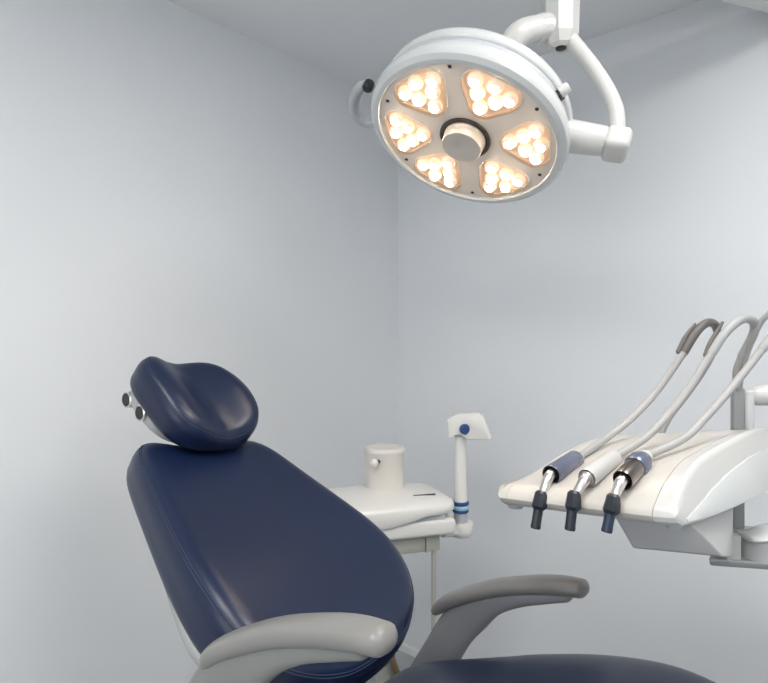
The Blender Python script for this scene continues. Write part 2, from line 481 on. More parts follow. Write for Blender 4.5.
# seat frame, hinge, pedestal and base plate (mostly below the picture)
b = B(); box(b, ch(0.40, 0, 0.64), F_, A_, Z, (0.14, 0.66, 0.09), 0.02); obj('seat_frame', b, M['shell'], chair)
b = B(); tube(b, [ch(0.36, -.13, 0.66), ch(0.40, -.13, 0.78), ch(0.43, -.13, 0.86)], [0.035, 0.035, 0.028], ry=[0.06, 0.055, 0.05], hint=F_, expo=3.5)
obj('back_hinge', b, M['shell'], chair)
b = B()
hexa(b, [ch(.45, -.12, .60), ch(1.25, -.10, .66), ch(1.25, .10, .66), ch(.45, .12, .60),
         ch(.45, -.15, .69), ch(1.28, -.12, .79), ch(1.28, .12, .79), ch(.45, .15, .69)], 0.015)
obj('leg_rest_frame', b, M['shell'], chair)
b = B(); hexa(b, [ch(.40, -.16, FZ + .07), ch(.95, -.16, FZ + .07), ch(.95, .16, FZ + .07), ch(.40, .16, FZ + .07),
                  ch(.42, -.12, .66), ch(.72, -.12, .66), ch(.72, .12, .66), ch(.42, .12, .66)], 0.03)
obj('pedestal', b, M['white'], chair)
b = B(); box(b, ch(0.66, 0, FZ + 0.04), F_, A_, Z, (0.95, 0.50, 0.08), 0.025, 3); obj('base_plate', b, M['shell'], chair)

# ------------------------------------------------------------------ surgical light
LC = V((0.1965, 1.4767, 2.0435))
LN = V((-0.34598, -0.34645, -0.87193)).normalized()
LU = LN.cross(Z).normalized();  LU = LU if LU.x > 0 else -LU
LW = LU.cross(LN).normalized(); LW = LW if LW.z > 0 else -LW
def lp(x, y, h): return LC + LU * x + LW * y - LN * h
def lpol(r, deg, h): return lp(r * math.cos(math.radians(deg)), r * math.sin(math.radians(deg)), h)
HUB = V((0.437, 1.50, 0))
lamp = thing('surgical_light', 'round white surgical light with six lit LED clusters on a wall-mounted arm', 'surgical light', V((1.283, 1.831, 2.55)))
def lathe_l(prof, seg=96):
    bm = B(); rings = [[lp(r * math.cos(2 * PI * j / seg), r * math.sin(2 * PI * j / seg), h) for j in range(seg)] for r, h in prof]
    return bm, rings
prof = [(0.2215, 0.012), (0.2215, -0.003), (0.2235, -0.0055), (0.234, -0.005), (0.2445, 0.002), (0.2485, 0.012), (0.2475, 0.026), (0.2410, 0.043), (0.2365, 0.048),
        (0.222, 0.050), (0.222, 0.020)]
bm, rings = lathe_l(prof); loft(bm, rings, closed=True)
ring_o = obj('lamp_ring', bm, M['white_cool'], lamp, angle=30)
prof = [(0.230, 0.047), (0.2330, 0.050), (0.2330, 0.062), (0.230, 0.065), (0.215, 0.065), (0.215, 0.047)]
bm, rings = lathe_l(prof); loft(bm, rings, closed=True)
obj('seal_band', bm, M['seal'], lamp, label='grey seal band around the lamp head')
prof = [(0.20, 0.056), (0.234, 0.062), (0.2385, 0.068), (0.2385, 0.082), (0.234, 0.092), (0.220, 0.102), (0.19, 0.113), (0.14, 0.126), (0.08, 0.134), (0.02, 0.136)]
bm, rings = lathe_l(prof); loft(bm, rings)
obj('lamp_housing', bm, M['white_cool'], lamp, angle=50)

# face plate with six openings
ANG = [96, 36, -26, -86, -150, 155]
def hull3(circs, n=48):
    pts = []
    for i in range(n):
        a = 2 * PI * i / n; d = V((math.cos(a), math.sin(a)))
        best = max(circs, key=lambda c: d.x * c[0] + d.y * c[1] + c[2])
        pts.append(V((best[0] + d.x * best[2], best[1] + d.y * best[2])))
    return pts
CIRC = [(0.170, -0.035, 0.036), (0.170, 0.035, 0.036), (0.122, 0.0, 0.036)]
SHAPE = hull3(CIRC, 56)
def resample(pts, n):
    L = [0]
    for i in range(len(pts)): L.append(L[-1] + (pts[(i + 1) % len(pts)] - pts[i]).length)
    out = []; j = 0
    for i in range(n):
        d = L[-1] * i / n
        while L[j + 1] < d - 1e-12: j += 1
        t = (d - L[j]) / max(1e-9, L[j + 1] - L[j]); out.append(pts[j].lerp(pts[(j + 1) % len(pts)], t))
    return out
SHAPE = resample(SHAPE, 48)
SC = V((0.152, 0.0))
def cl(ang, k, h):
    """cluster outline scaled by k about its centre at height h"""
    a = math.radians(ang); er = V((math.cos(a), math.sin(a))); et = V((-math.sin(a), math.cos(a)))
    out = []
    for p in SHAPE:
        q = SC + (p - SC) * k
        w = er * q.x + et * q.y
        out.append(lp(w.x, w.y, h))
    return out
bm = B(); edges = []
def loop_edges(P):
    vs = [bm.verts.new(p) for p in P]
    return [bm.edges.new((vs[i], vs[(i + 1) % len(vs)])) for i in range(len(vs))]
edges += loop_edges([lp(0.2216 * math.cos(2 * PI * j / 96), 0.2216 * math.sin(2 * PI * j / 96), 0.004) for j in range(96)])
for a in ANG: edges += loop_edges(cl(a, 1.0, 0.004))
bmesh.ops.triangle_fill(bm, use_beauty=True, use_dissolve=False, edges=edges)
# drop any triangles that landed inside an opening
inside = []
for f in bm.faces:
    c = f.calc_center_median() - LC; x, y = c.dot(LU), c.dot(LW)
    for a in ANG:
        ar = math.radians(a); rx = x * math.cos(ar) + y * math.sin(ar); ry = -x * math.sin(ar) + y * math.cos(ar)
        n = len(SHAPE); ins = True
        for i in range(n):
            p, q = SHAPE[i], SHAPE[(i + 1) % n]
            if (q.x - p.x) * (ry - p.y) - (q.y - p.y) * (rx - p.x) < -1e-9: ins = False; break
        if ins: inside.append(f); break
bmesh.ops.delete(bm, geom=inside, context='FACES_ONLY')
obj('face_plate', bm, M['face'], lamp, label='brushed beige metal face plate', smooth=False)

LEDS = [(0.174, -0.043), (0.185, 0.001), (0.172, 0.044), (0.148, -0.022), (0.144, 0.024), (0.111, -0.001)]
for ci, a in enumerate(ANG):
    bm = B()
    loft(bm, [cl(a, 1.0, 0.004), cl(a, 0.985, 0.009), cl(a, 0.95, 0.012), cl(a, 0.80, 0.014), cl(a, 0.4, 0.015)], cap0=False)
    cluster = obj('light_cluster', bm, M['well'], lamp, label='lit cluster of warm LED lenses')
    ar = math.radians(a)
    bm = B(); P1 = cl(a, 1.0, 0.004); c0 = lp(SC.x * math.cos(ar), SC.x * math.sin(ar), 0.004)
    rings = []
    for i in range(len(P1)):
        rad = (P1[i] - c0).normalized()
        rings.append([P1[i] + rad * (0.0016 * math.cos(t)) + LN * (0.0020 * math.sin(t)) for t in [2 * PI * j / 8 for j in range(8)]])
    loft(bm, rings, closed=True); obj('lens_rim_glint', bm, M['rim'], cluster)  # pale tube stands in for light refracted along the cover edge
    bm = B(); loft(bm, [cl(a, 0.985, 0.004), cl(a, 0.975, -0.005), cl(a, 0.93, -0.009), cl(a, 0.5, -0.012), cl(a, 0.1, -0.0125)], cap0=False)
    obj('cover_lens', bm, M['clear'], cluster, label='clear cover over the LED cluster')
    rot = random.uniform(-0.15, 0.15)
    for (rx, ty) in LEDS:
        dx, dy = rx - SC.x, ty
        rx2, ty2 = SC.x + dx * math.cos(rot) - dy * math.sin(rot), dx * math.sin(rot) + dy * math.cos(rot)
        x = rx2 * math.cos(ar) - ty2 * math.sin(ar); y = rx2 * math.sin(ar) + ty2 * math.cos(ar)
        bm = B(); p = lp(x, y, 0.0125)
        lathe(bm, p, LN, [(0.0145, 0.0), (0.0180, 0.005), (0.0187, 0.010), (0.0175, 0.0145), (0.0135, 0.0180), (0.0075, 0.0196), (0.0, 0.0200)], 20)
        led = obj('led_lens', bm, M['led'], cluster)
        bm = B(); lathe(bm, p, LN, [(0.0115, 0.0165), (0.0110, 0.0203), (0.0065, 0.0220), (0.0, 0.0224)], 16)
        obj('led_core', bm, M['core'], cluster)

bm = B()
lathe(bm, LC, LN, [(0.0, -0.006), (0.062, -0.006), (0.064, -0.002), (0.0635, 0.002), (0.060, 0.0025), (0.057, -0.001), (0.050, -0.002)], 56)
obj('hub_collar', bm, M['hub_ring'], lamp, label='dark collar around the centre handle')
bm = B()
lathe(bm, LC, LN, [(0.0, -0.004), (0.0515, -0.004), (0.0515, 0.006), (0.0505, 0.008), (0.0505, 0.010), (0.0500, 0.026), (0.0480, 0.0292), (0.012, 0.0296), (0.0095, 0.0284), (0.0, 0.0282)], 56)
obj('centre_handle', bm, M['hub'], lamp, label='champagne metal centre handle')
for k, a in enumerate((66, 126, 5, -56, -118, -176)):
    bm = B(); p = lpol(0.207, a, 0.004)
    lathe(bm, p, LN, [(0.0045, -0.001), (0.0045, 0.0012), (0.003, 0.0022), (0.0, 0.0022)], 12)
    obj('screw', bm, M['screw'], lamp)

# grab handle on the left rim, peg on the right rim
bm = B()
tube(bm, [lp(-0.186, 0.186, 0.058), lp(-0.205, 0.197, 0.060), lp(-0.242, 0.187, 0.060), lp(-0.280, 0.158, 0.058), lp(-0.294, 0.124, 0.056),
          lp(-0.283, 0.099, 0.054), lp(-0.255, 0.090, 0.052), lp(-0.215, 0.086, 0.052)],
     [0.009, 0.0125, 0.0138, 0.014, 0.0138, 0.0125, 0.0115, 0.011], seg=18, per=8)
hd = obj('grab_handle', bm, M['handle'], lamp, label='curved grey grab handle on the lamp rim')
bm = B(); d = (lp(-0.187, 0.206, 0.045) - lp(-0.187, 0.190, 0.065)).normalized()
lathe(bm, lp(-0.187, 0.196, 0.050), LN, [(0.0, -0.012), (0.0125, -0.012), (0.0135, -0.006), (0.0135, 0.008), (0.010, 0.012), (0.0, 0.0125)], 24)
obj('handle_cap', bm, M['black'], hd, label='black cap of the grab handle')
ax = (LU * 0.8 + LW * 0.0 - LN * 0.55).normalized()
bm = B(); lathe(bm, lp(0.228, 0.000, 0.050), LU, [(0.0, 0), (0.0125, 0), (0.0125, 0.014), (0.011, 0.018), (0.0, 0.018)], 20)
pg = obj('rim_peg', bm, M['black'], lamp, label='black peg on the lamp rim')
bm = B(); lathe(bm, lp(0.240, 0.002, 0.055), ax, [(0.0, 0.0), (0.0125, 0.0), (0.0125, 0.018), (0.010, 0.022), (0.0, 0.023)], 20)
obj('peg_cap', bm, M['white'], pg)

# yoke: pivot on the right rim, joint block, curved arm, hub, left arm
PA = -30.6
pe = (lpol(1, PA, 0) - LC).normalized()
pt = LN.cross(pe).normalized()
p0 = lpol(0.0, PA, 0.055)
bm = B(); lathe(bm, p0 + pe * 0.225, pe, [(0.0, 0), (0.039, 0), (0.038, 0.02), (0.035, 0.075), (0.033, 0.095), (0.0, 0.095)], 32)
obj('pivot_arm', bm, M['white'], lamp)
bm = B(); box(bm, p0 + pe * 0.345 - Z * 0.003, pe, pt, LN, (0.058, 0.072, 0.062), 0.016, 4)
obj('joint_block', bm, M['white'], lamp)
bm = B()
j = p0 + pe * 0.345
tube(bm, [j + V((0.002, 0.0, 0.012)), j + V((0.004, 0.010, 0.075)), V((0.527, 1.428, 2.140)), V((0.506, 1.455, 2.200)), V((0.475, 1.480, 2.262)), V((0.445, 1.495, 2.310))],
     [0.0175, 0.0175, 0.0175, 0.018, 0.0185, 0.019], seg=20, per=8)
obj('yoke_arm', bm, M['white'], lamp, label='curved white arm of the yoke')
bm = B()
def octo(z, rx, ry, c=HUB):
    return [V((c.x + rx * math.cos(PI / 8 + k * PI / 4), c.y + ry * math.sin(PI / 8 + k * PI / 4), z)) for k in range(8)]
loft(bm, [octo(2.272, .024, .024), octo(2.280, .034, .034), octo(2.305, .043, .043), octo(2.375, .045, .045), octo(2.40, .047, .047), octo(2.43, .047, .047)])
hub = obj('yoke_hub', bm, M['white'], lamp, smooth=False)
bm = B(); lathe(bm, V((HUB.x - .002, HUB.y - .008, 2.2735)), V((0, -.1, -1)), [(0.0, -0.002), (0.013, -0.002), (0.013, 0.004), (0.009, 0.006), (0.0, 0.006)], 20)
obj('hub_screw', bm, M['screw'], hub)
bm = B()
tube(bm, [V((0.425, 1.497, 2.325)), V((0.372, 1.49, 2.318)), V((0.328, 1.485, 2.300)), V((0.298, 1.490, 2.255)), lp(0.045, 0.03, 0.132)],
     [0.030, 0.029, 0.030, 0.032, 0.040], seg=24, per=8, expo=2.5)
obj('yoke_link', bm, M['white'], lamp, label='short white link from hub to lamp back')
bm = B(); lathe(bm, V((HUB.x - 0.040, HUB.y - 0.004, 2.323)), V((-1, -.1, -.1)), [(0.0, -0.01), (0.0335, -0.01), (0.0335, 0.016), (0.031, 0.018), (0.0, 0.018)], 28)
obj('link_collar', bm, M['white'], lamp)
bm = B(); lathe(bm, V((HUB.x, HUB.y, 2.425)), Z, [(0.0, 0), (0.040, 0), (0.040, 0.10), (0.046, 0.11), (0.046, 0.18), (0.0, 0.18)], 32)
obj('drop_post', bm, M['white'], lamp)
wend = V((1.283, 1.831, 2.575))
bd = (V((wend.x, wend.y, 0)) - V((HUB.x, HUB.y, 0))); bl = bd.length; bd.normalize()
bm = B(); box(bm, V((HUB.x, HUB.y, 2.575)) + bd * (bl / 2 - 0.02), bd, Z.cross(bd), Z, (bl + 0.02, 0.09, 0.09), 0.014, 3)
obj('support_arm', bm, M['white_cool'], lamp, label='white horizontal arm reaching to the right wall')
bm = B(); box(bm, wend - DA * 0.0 , DB, DA, Z, (0.16, 0.03, 0.22), 0.008)
wp = obj('wall_plate', bm, M['white'], lamp)

# ------------------------------------------------------------------ cuspidor (spittoon) unit behind the chair
KO = V((0.0, 1.98, 0)); kx = V((math.cos(math.radians(18)), math.sin(math.radians(18)), 0)); ky = V((-kx.y, kx.x, 0))
def kp(x, y, z): return KO + kx * x + ky * y + Z * z
unit = thing('cuspidor_unit', 'white cuspidor unit with round bowl tower standing behind the chair', 'cuspidor unit', kp(0, 0, FZ))
UZ = 0.026
# top basin: rounded slab with a softly waved skirt
bm = B(); N = 72
def slab_ring(rx, ry, zf, cx=-0.03, cy=0.0, e=4.5):
    out = []
    for j in range(N):
        a = 2 * PI * j / N; c, s = math.cos(a), math.sin(a)
        x = cx + rx * math.copysign(abs(c) ** (2 / e), c); y = cy + ry * math.copysign(abs(s) ** (2 / e), s)
        out.append(kp(x, y, zf(x, y) + UZ))
    return out
def skirt(x, y):
    t = max(0, min(1, (x - (-0.02)) / 0.12)); t = t * t * (3 - 2 * t)
    return 0.962 + 0.026 * t
loft(bm, [slab_ring(0.20, 0.13, lambda x, y: skirt(x, y) + .004), slab_ring(0.236, 0.157, skirt), slab_ring(0.240, 0.160, lambda x, y: skirt(x, y) + .005),
          slab_ring(0.240, 0.160, lambda x, y: 1.006), slab_ring(0.236, 0.156, lambda x, y: 1.016), slab_ring(0.222, 0.142, lambda x, y: 1.025),
          slab_ring(0.18, 0.115, lambda x, y: 1.031), slab_ring(0.11, 0.09, lambda x, y: 1.036, 0.0, 0.02, 3), slab_ring(0.075, 0.075, lambda x, y: 1.045, 0.005, 0.03, 2)])
basin = obj('basin_top', bm, M['unit_white'], unit, angle=60)
bm = B(); box(bm, kp(0.110, -0.078, 1.0305 + UZ), kx, ky, Z, (0.075, 0.006, 0.010)); obj('vent_slot', bm, M['slot'], basin)
bm = B(); box(bm, kp(-0.035, 0.0, 0.974 + UZ), kx, ky, Z, (0.38, 0.285, 0.035), 0.004); obj('gap_shade', bm, M['seal'], unit, label='grey shadow band under the basin')  # filler whose grey stands in for shade in the gap
bm = B()
c = kp(0.012, 0.03, 0)
lathe(bm, V((c.x, c.y, 1.03 + UZ)), Z, [(0.0, 0.0), (0.070, 0.0), (0.066, 0.012), (0.0645, 0.03), (0.0645, 0.125), (0.067, 0.129), (0.0675, 0.137), (0.065, 0.144), (0.058, 0.147), (0.050, 0.145), (0.0, 0.144)], 48)
bowl = obj('bowl_tower', bm, M['unit_cream'], unit, label='cream cylindrical bowl tower')
bm = B()
q = V((c.x - 0.020, c.y - 0.062, 1.138 + UZ))
lathe(bm, q, V((-.45, -.9, .04)), [(0.0, -0.01), (0.006, -0.01), (0.006, 0.022), (0.0, 0.022)], 14)
st = obj('nozzle_stem', bm, M['black'], bowl, label='black nozzle stem')
bm = B(); sphere(bm, q + V((-.45, -.9, .04)).normalized() * 0.030, 0.0135, 20, 14); obj('nozzle_ball', bm, M['unit_white'], bowl, label='white nozzle ball')
bm = B(); box(bm, kp(-0.025, 0.0, 0.972), kx, ky, Z, (0.43, 0.30, 0.050), 0.012, 3); obj('tray_base', bm, M['unit_white'], unit)
bm = B(); box(bm, kp(-0.04, 0.005, 0.920), kx, ky, Z, (0.37, 0.26, 0.052), 0.004); apr = obj('apron', bm, M['frame'], unit, label='grey green apron under the tray')
bm = B(); box(bm, kp(0.095, -0.128, 0.916), kx, ky, Z, (0.002, 0.004, 0.044)); obj('joint_line', bm, M['brown'], apr)
bm = B(); box(bm, kp(-0.04, 0.005, 0.9445), kx, ky, Z, (0.372, 0.262, 0.003)); obj('shadow_gap', bm, M['brown'], apr)
for (x, y) in ((0.128, -0.112), (-0.205, -0.115), (-0.205, 0.12)):
    bm = B(); tube(bm, [kp(x, y, 0.90), kp(x, y, FZ)], 0.0075, per=1, seg=12, rounded=False); obj('leg', bm, M['frame'], unit)
bm = B(); box(bm, kp(-0.005, -0.03, (0.86 + FZ) / 2), kx, ky, Z, (0.052, 0.06, 0.86 - FZ), 0.006); obj('pedestal', bm, M['frame'], unit)
bm = B(); tube(bm, [kp(-0.02, -0.075, 0.62), kp(0.062, -0.075, 0.36), kp(0.10, -0.06, FZ + 0.01)], 0.010, per=6, seg=12); obj('strut', bm, M['brown'], unit, label='brown diagonal strut')
# cup filler column at the right end
FP = V((0.256, 2.03, 0))
bm = B(); lathe(bm, V((FP.x, FP.y, 0.900)), Z, [(0.0, 0), (0.030, 0), (0.039, 0.008), (0.042, 0.022), (0.042, 0.042), (0.039, 0.048), (0.0, 0.048)], 36)
fb = obj('filler_base', bm, M['unit_white'], unit)
bm = B(); a0 = kp(0.19, -0.03, 0.925); tube(bm, [a0, V((FP.x, FP.y, 0.922))], 0.022, per=1, ry=0.035, hint=Z, rounded=False); obj('filler_bridge', bm, M['unit_white'], unit)
bm = B(); lathe(bm, V((FP.x, FP.y, 0.946)), Z, [(0.0, 0), (0.023, 0), (0.023, 0.036), (0.0, 0.036)], 28); obj('filler_collar', bm, M['seal'], unit, label='grey collar of the filler column')
for z, m, r, hh in ((0.980, 'blue', 0.0275, 0.010), (0.990, 'lblue', 0.0285, 0.014), (1.004, 'blue', 0.0285, 0.013)):
    bm = B(); lathe(bm, V((FP.x, FP.y, z)), Z, [(0.0, 0), (r - .002, 0), (r, 0.003), (r, hh - .003), (r - .002, hh), (0.0, hh)], 28)
    obj('ring', bm, M[m], unit, label='dark blue ring' if m == 'blue' else 'light blue ring')
bm = B(); lathe(bm, V((FP.x, FP.y, 1.015)), Z, [(0.0, 0), (0.0235, 0), (0.022, 0.02), (0.020, 0.12), (0.0195, 0.22), (0.0, 0.22)], 28); obj('filler_tube', bm, M['unit_white'], unit)
bm = B()
hx, hy = V((0.985, -0.17, 0)).normalized(), V((0.17, 0.985, 0)).normalized()
def hp(x, y, z): return V((FP.x, FP.y, z)) + hx * x + hy * y
HEAD = [(-.038, 1.230), (-.043, 1.290), (-.008, 1.312), (.064, 1.313), (.075, 1.304), (.101, 1.236), (.095, 1.228), (.022, 1.228), (.002, 1.242), (-.020, 1.240)]
loft(bm, [[hp(x * .9 + .002, -.040, 1.275 + (z - 1.275) * .9) for x, z in HEAD], [hp(x, -.035, z) for x, z in HEAD], [hp(x, .035, z) for x, z in HEAD],
          [hp(x * .9 + .002, .040, 1.275 + (z - 1.275) * .9) for x, z in HEAD]])
fh = obj('filler_head', bm, M['unit_white'], unit)
bm = B(); lathe(bm, hp(.006, -.036, 1.264), -hy + hx * 0.1, [(0.0, -0.01), (0.015, -0.01), (0.0165, 0.010), (0.0, 0.010)], 24)
kb = obj('knob_collar', bm, M['unit_white'], fh)
bm = B(); lathe(bm, hp(.014, -.046, 1.264), hx * 0.75 - hy, [(0.0, -0.004), (0.0165, -0.004), (0.0175, 0.006), (0.014, 0.010), (0.0, 0.010)], 24)
obj('knob', bm, M['blue'], fh, label='dark blue knob')

# ------------------------------------------------------------------ instrument delivery unit
FL = V((0.207, 1.10, 0)); tb = V((0.76, -0.65, 0)); tp = V((0.74, 0.67, 0)).normalized(); TL = 0.311
def tq(i, s, z): return FL + tb * (TL * i) + tp * s + Z * z
def lerp(a, b_, t): return a + (b_ - a) * t
def interp(tab, s):
    if s <= tab[0][0]: return tab[0][1]
    for (a, za), (c_, zc) in zip(tab, tab[1:]):
        if s <= c_:
            t = (s - a) / (c_ - a); return za + (zc - za) * t
    return tab[-1][1]
TOPL = [(0.0, 1.284), (0.012, 1.290), (0.05, 1.292), (0.10, 1.299), (0.16, 1.314), (0.224, 1.328), (0.30, 1.337), (0.36, 1.339), (0.42, 1.338), (0.455, 1.328)]
TOPR = [(0.0, 1.306), (0.012, 1.318), (0.03, 1.333), (0.06, 1.350), (0.10, 1.364), (0.16, 1.370), (0.224, 1.376), (0.30, 1.382), (0.36, 1.384), (0.42, 1.382), (0.455, 1.372)]
SS = [0.0, 0.003, 0.008, 0.014, 0.022, 0.035, 0.05, 0.07, 0.09, 0.115, 0.14, 0.17, 0.20, 0.24, 0.28, 0.32, 0.36, 0.40, 0.43, 0.455]
def ease(t): return t * t * (3 - 2 * t)
def top(i, s):
    e = i
    return lerp(interp(TOPL, s), interp(TOPR, s), e)
def bot(i): return lerp(1.256, 1.274, i)
def tray_profile(i, inset=0.0, lo=None, hi=None):
    pts = []
    b0 = bot(i) + inset
    nose = [(0.004, b0), (-0.006 + inset, b0 + 0.006), (-0.010 + inset, b0 + 0.014)]
    t0 = top(i, 0.0) - inset
    pts += [(s, z) for s, z in nose]
    pts.append((-0.009 + inset, max(b0 + .015, t0 - 0.012))); pts.append((-0.005 + inset, max(b0 + .016, t0 - 0.004)))
    for s in SS[1:]: pts.append((min(s + (inset if s < .02 else 0), 0.455 - inset), max(b0 + .017, top(i, s) - inset)))
    pts.append((0.458 - inset, top(i, 0.455) - 0.02)); pts.append((0.455 - inset, b0 + 0.012)); pts.append((0.44 - inset, b0))
    pts.append((0.30, b0)); pts.append((0.15, b0)); pts.append((0.05, b0))
    return pts
def tray_ring(i, inset=0.0): return [tq(i, s, z) for s, z in tray_profile(i, inset)]
deliv = thing('instrument_delivery_unit', 'white instrument tray with lamp warmth in its colour, on a grey post and side arm', 'dental delivery unit', V((1.15, 1.25, FZ)))
bm = B()
loft(bm, [tray_ring(0.072)] + [tray_ring(k / 10) for k in range(1, 9)] + [tray_ring(0.868)])
obj('tray', bm, M['cream'], deliv, label='centre of the instrument tray, coloured cream as if lamp-warmed', angle=35)
bm = B()
loft(bm, [tray_ring(0.0, 0.016), tray_ring(0.003, 0.011), tray_ring(0.010, 0.006), tray_ring(0.022, 0.002), tray_ring(0.035, 0.0), tray_ring(0.069, 0.0)])
obj('tray_end', bm, M['cream'], deliv, angle=35)
def cheek_ring(i0, i1, inset=0.0):
    out = []
    for s_, z in tray_profile(1.0, inset):
        t = max(0.0, min(1.0, (top(1.0, max(0.0, s_)) - z) / 0.10))
        out.append(tq(lerp(i0, i1, t), s_, z))
    return out
bm = B()
loft(bm, [tray_ring(0.871), tray_ring(0.90), cheek_ring(0.945, 0.99), cheek_ring(0.958, 1.045, 0.0015), cheek_ring(0.964, 1.056, 0.004), cheek_ring(0.968, 1.060, 0.008)])
cheek = obj('side_cheek', bm, M['white'], deliv, label='white curved side cheek of the tray', angle=30)
# raised lower panel of the cheek
bm = B(); rings = []
def cheek_pt(s_, t, off):
    zt = top(1.0, s_) ; zb = bot(1.0) + 0.006
    z = lerp(zt, zb, t); tt = (zt - z) / 0.10
    return tq(lerp(0.968, 1.060, tt) + off, s_, z)
for k in range(25):
    s_ = 0.012 + 0.43 * k / 24
    t0 = interp([(0.0, 0.90), (0.03, 0.76), (0.08, 0.62), (0.17, 0.47), (0.28, 0.39), (0.45, 0.34)], s_)
    rings.append([cheek_pt(s_, t0, -0.01), cheek_pt(s_, t0, 0.003), cheek_pt(s_, min(1, t0 + .03), 0.006), cheek_pt(s_, 0.97, 0.006), cheek_pt(s_, 1.0, 0.003), cheek_pt(s_, 1.0, -0.01)])
loft(bm, rings)
obj('side_panel', bm, M['white_cool'], cheek, label='pale raised panel on the side cheek', angle=25)
bm = B(); p = tq(0.055, 0.030, 1.252); lathe(bm, p - tb * 0.002, Z, [(0.0, -0.006), (0.012, -0.006), (0.016, 0.0), (0.016, 0.008), (0.0, 0.008)], 20); obj('foot_pad', bm, M['seal'], deliv)
bm = B(); p = tq(0.92, 0.030, 1.268); lathe(bm, p, Z, [(0.0, -0.006), (0.010, -0.006), (0.013, 0.0), (0.013, 0.008), (0.0, 0.008)], 20); obj('foot_pad', bm, M['seal'], deliv)
# casing beneath the tray
bm = B()
hexa(bm, [tq(.66, .07, 1.205), tq(1.085, .085, 1.217), tq(.985, .22, 1.177), tq(.66, .22, 1.170),
          tq(.58, .045, 1.268), tq(.965, .045, 1.276), tq(.975, .235, 1.276), tq(.58, .235, 1.268)], 0.004)
obj('under_casing', bm, M['under'], deliv, label='pale grey casing under the tray')
# post behind the tray, cheek plate and upper arm
px_, py_ = 0.757, 1.300
bm = B(); box(bm, V((px_, py_, 1.30)), X, Y, Z, (0.024, 0.014, 0.300), 0.002); obj('post', bm, M['post'], deliv, label='grey steel post behind the tray', smooth=False)
bm = B(); box(bm, V((px_ + 0.0215, py_ - .004, 1.36)), X, Y, Z, (0.019, 0.020, 0.175), 0.007, 3); obj('post_cover', bm, M['white_cool'], deliv)
bm = B(); tube(bm, [V((0.800, 1.30, 1.433)), V((0.86, 1.295, 1.440)), V((0.98, 1.28, 1.455)), V((1.15, 1.25, 1.46))], [0.021, 0.026, 0.036, 0.04], seg=24)
obj('upper_arm', bm, M['white'], deliv, label='white tapered arm behind the post')
# lower bracket and joint
bm = B()
hexa(bm, [V((.600, 1.117, 1.137)), V((.86, 1.06, 1.137)), V((1.14, 1.22, 1.137)), V((.74, 1.33, 1.137)),
          V((.596, 1.115, 1.151)), V((.86, 1.058, 1.151)), V((1.14, 1.22, 1.151)), V((.74, 1.33, 1.151))], 0.003)
obj('bracket_plate', bm, M['post'], deliv, label='dark grey bracket plate under the tray')
bm = B(); box(bm, V((.641, 1.135, 1.171)), X, Y, Z, (0.027, 0.05, 0.046), 0.003); obj('bracket_block', bm, M['under'], deliv)
bm = B(); lathe(bm, V((.705, 1.130, 1.148)), Z, [(0.0, 0), (0.040, 0), (0.040, 0.038), (0.0, 0.038)], 32); obj('swivel_joint', bm, M['under'], deliv)
bm = B(); tube(bm, [V((.668, 1.118, 1.190)), V((.74, 1.125, 1.196)), V((.95, 1.19, 1.196)), V((1.15, 1.25, 1.196))], [.008, .013, .016, .016], ry=[.025, .042, .045, .045], hint=Z, seg=24)
obj('lower_arm', bm, M['white_cool'], deliv, label='white lower arm of the tray')
bm = B(); lathe(bm, V((1.15, 1.25, FZ)), Z, [(0.0, 0), (0.22, 0), (0.22, 0.03), (0.20, 0.045), (0.05, 0.06), (0.045, 0.10), (0.045, 1.50), (0.03, 1.52), (0.0, 1.52)], 36)
obj('stand_column', bm, M['white'], deliv)

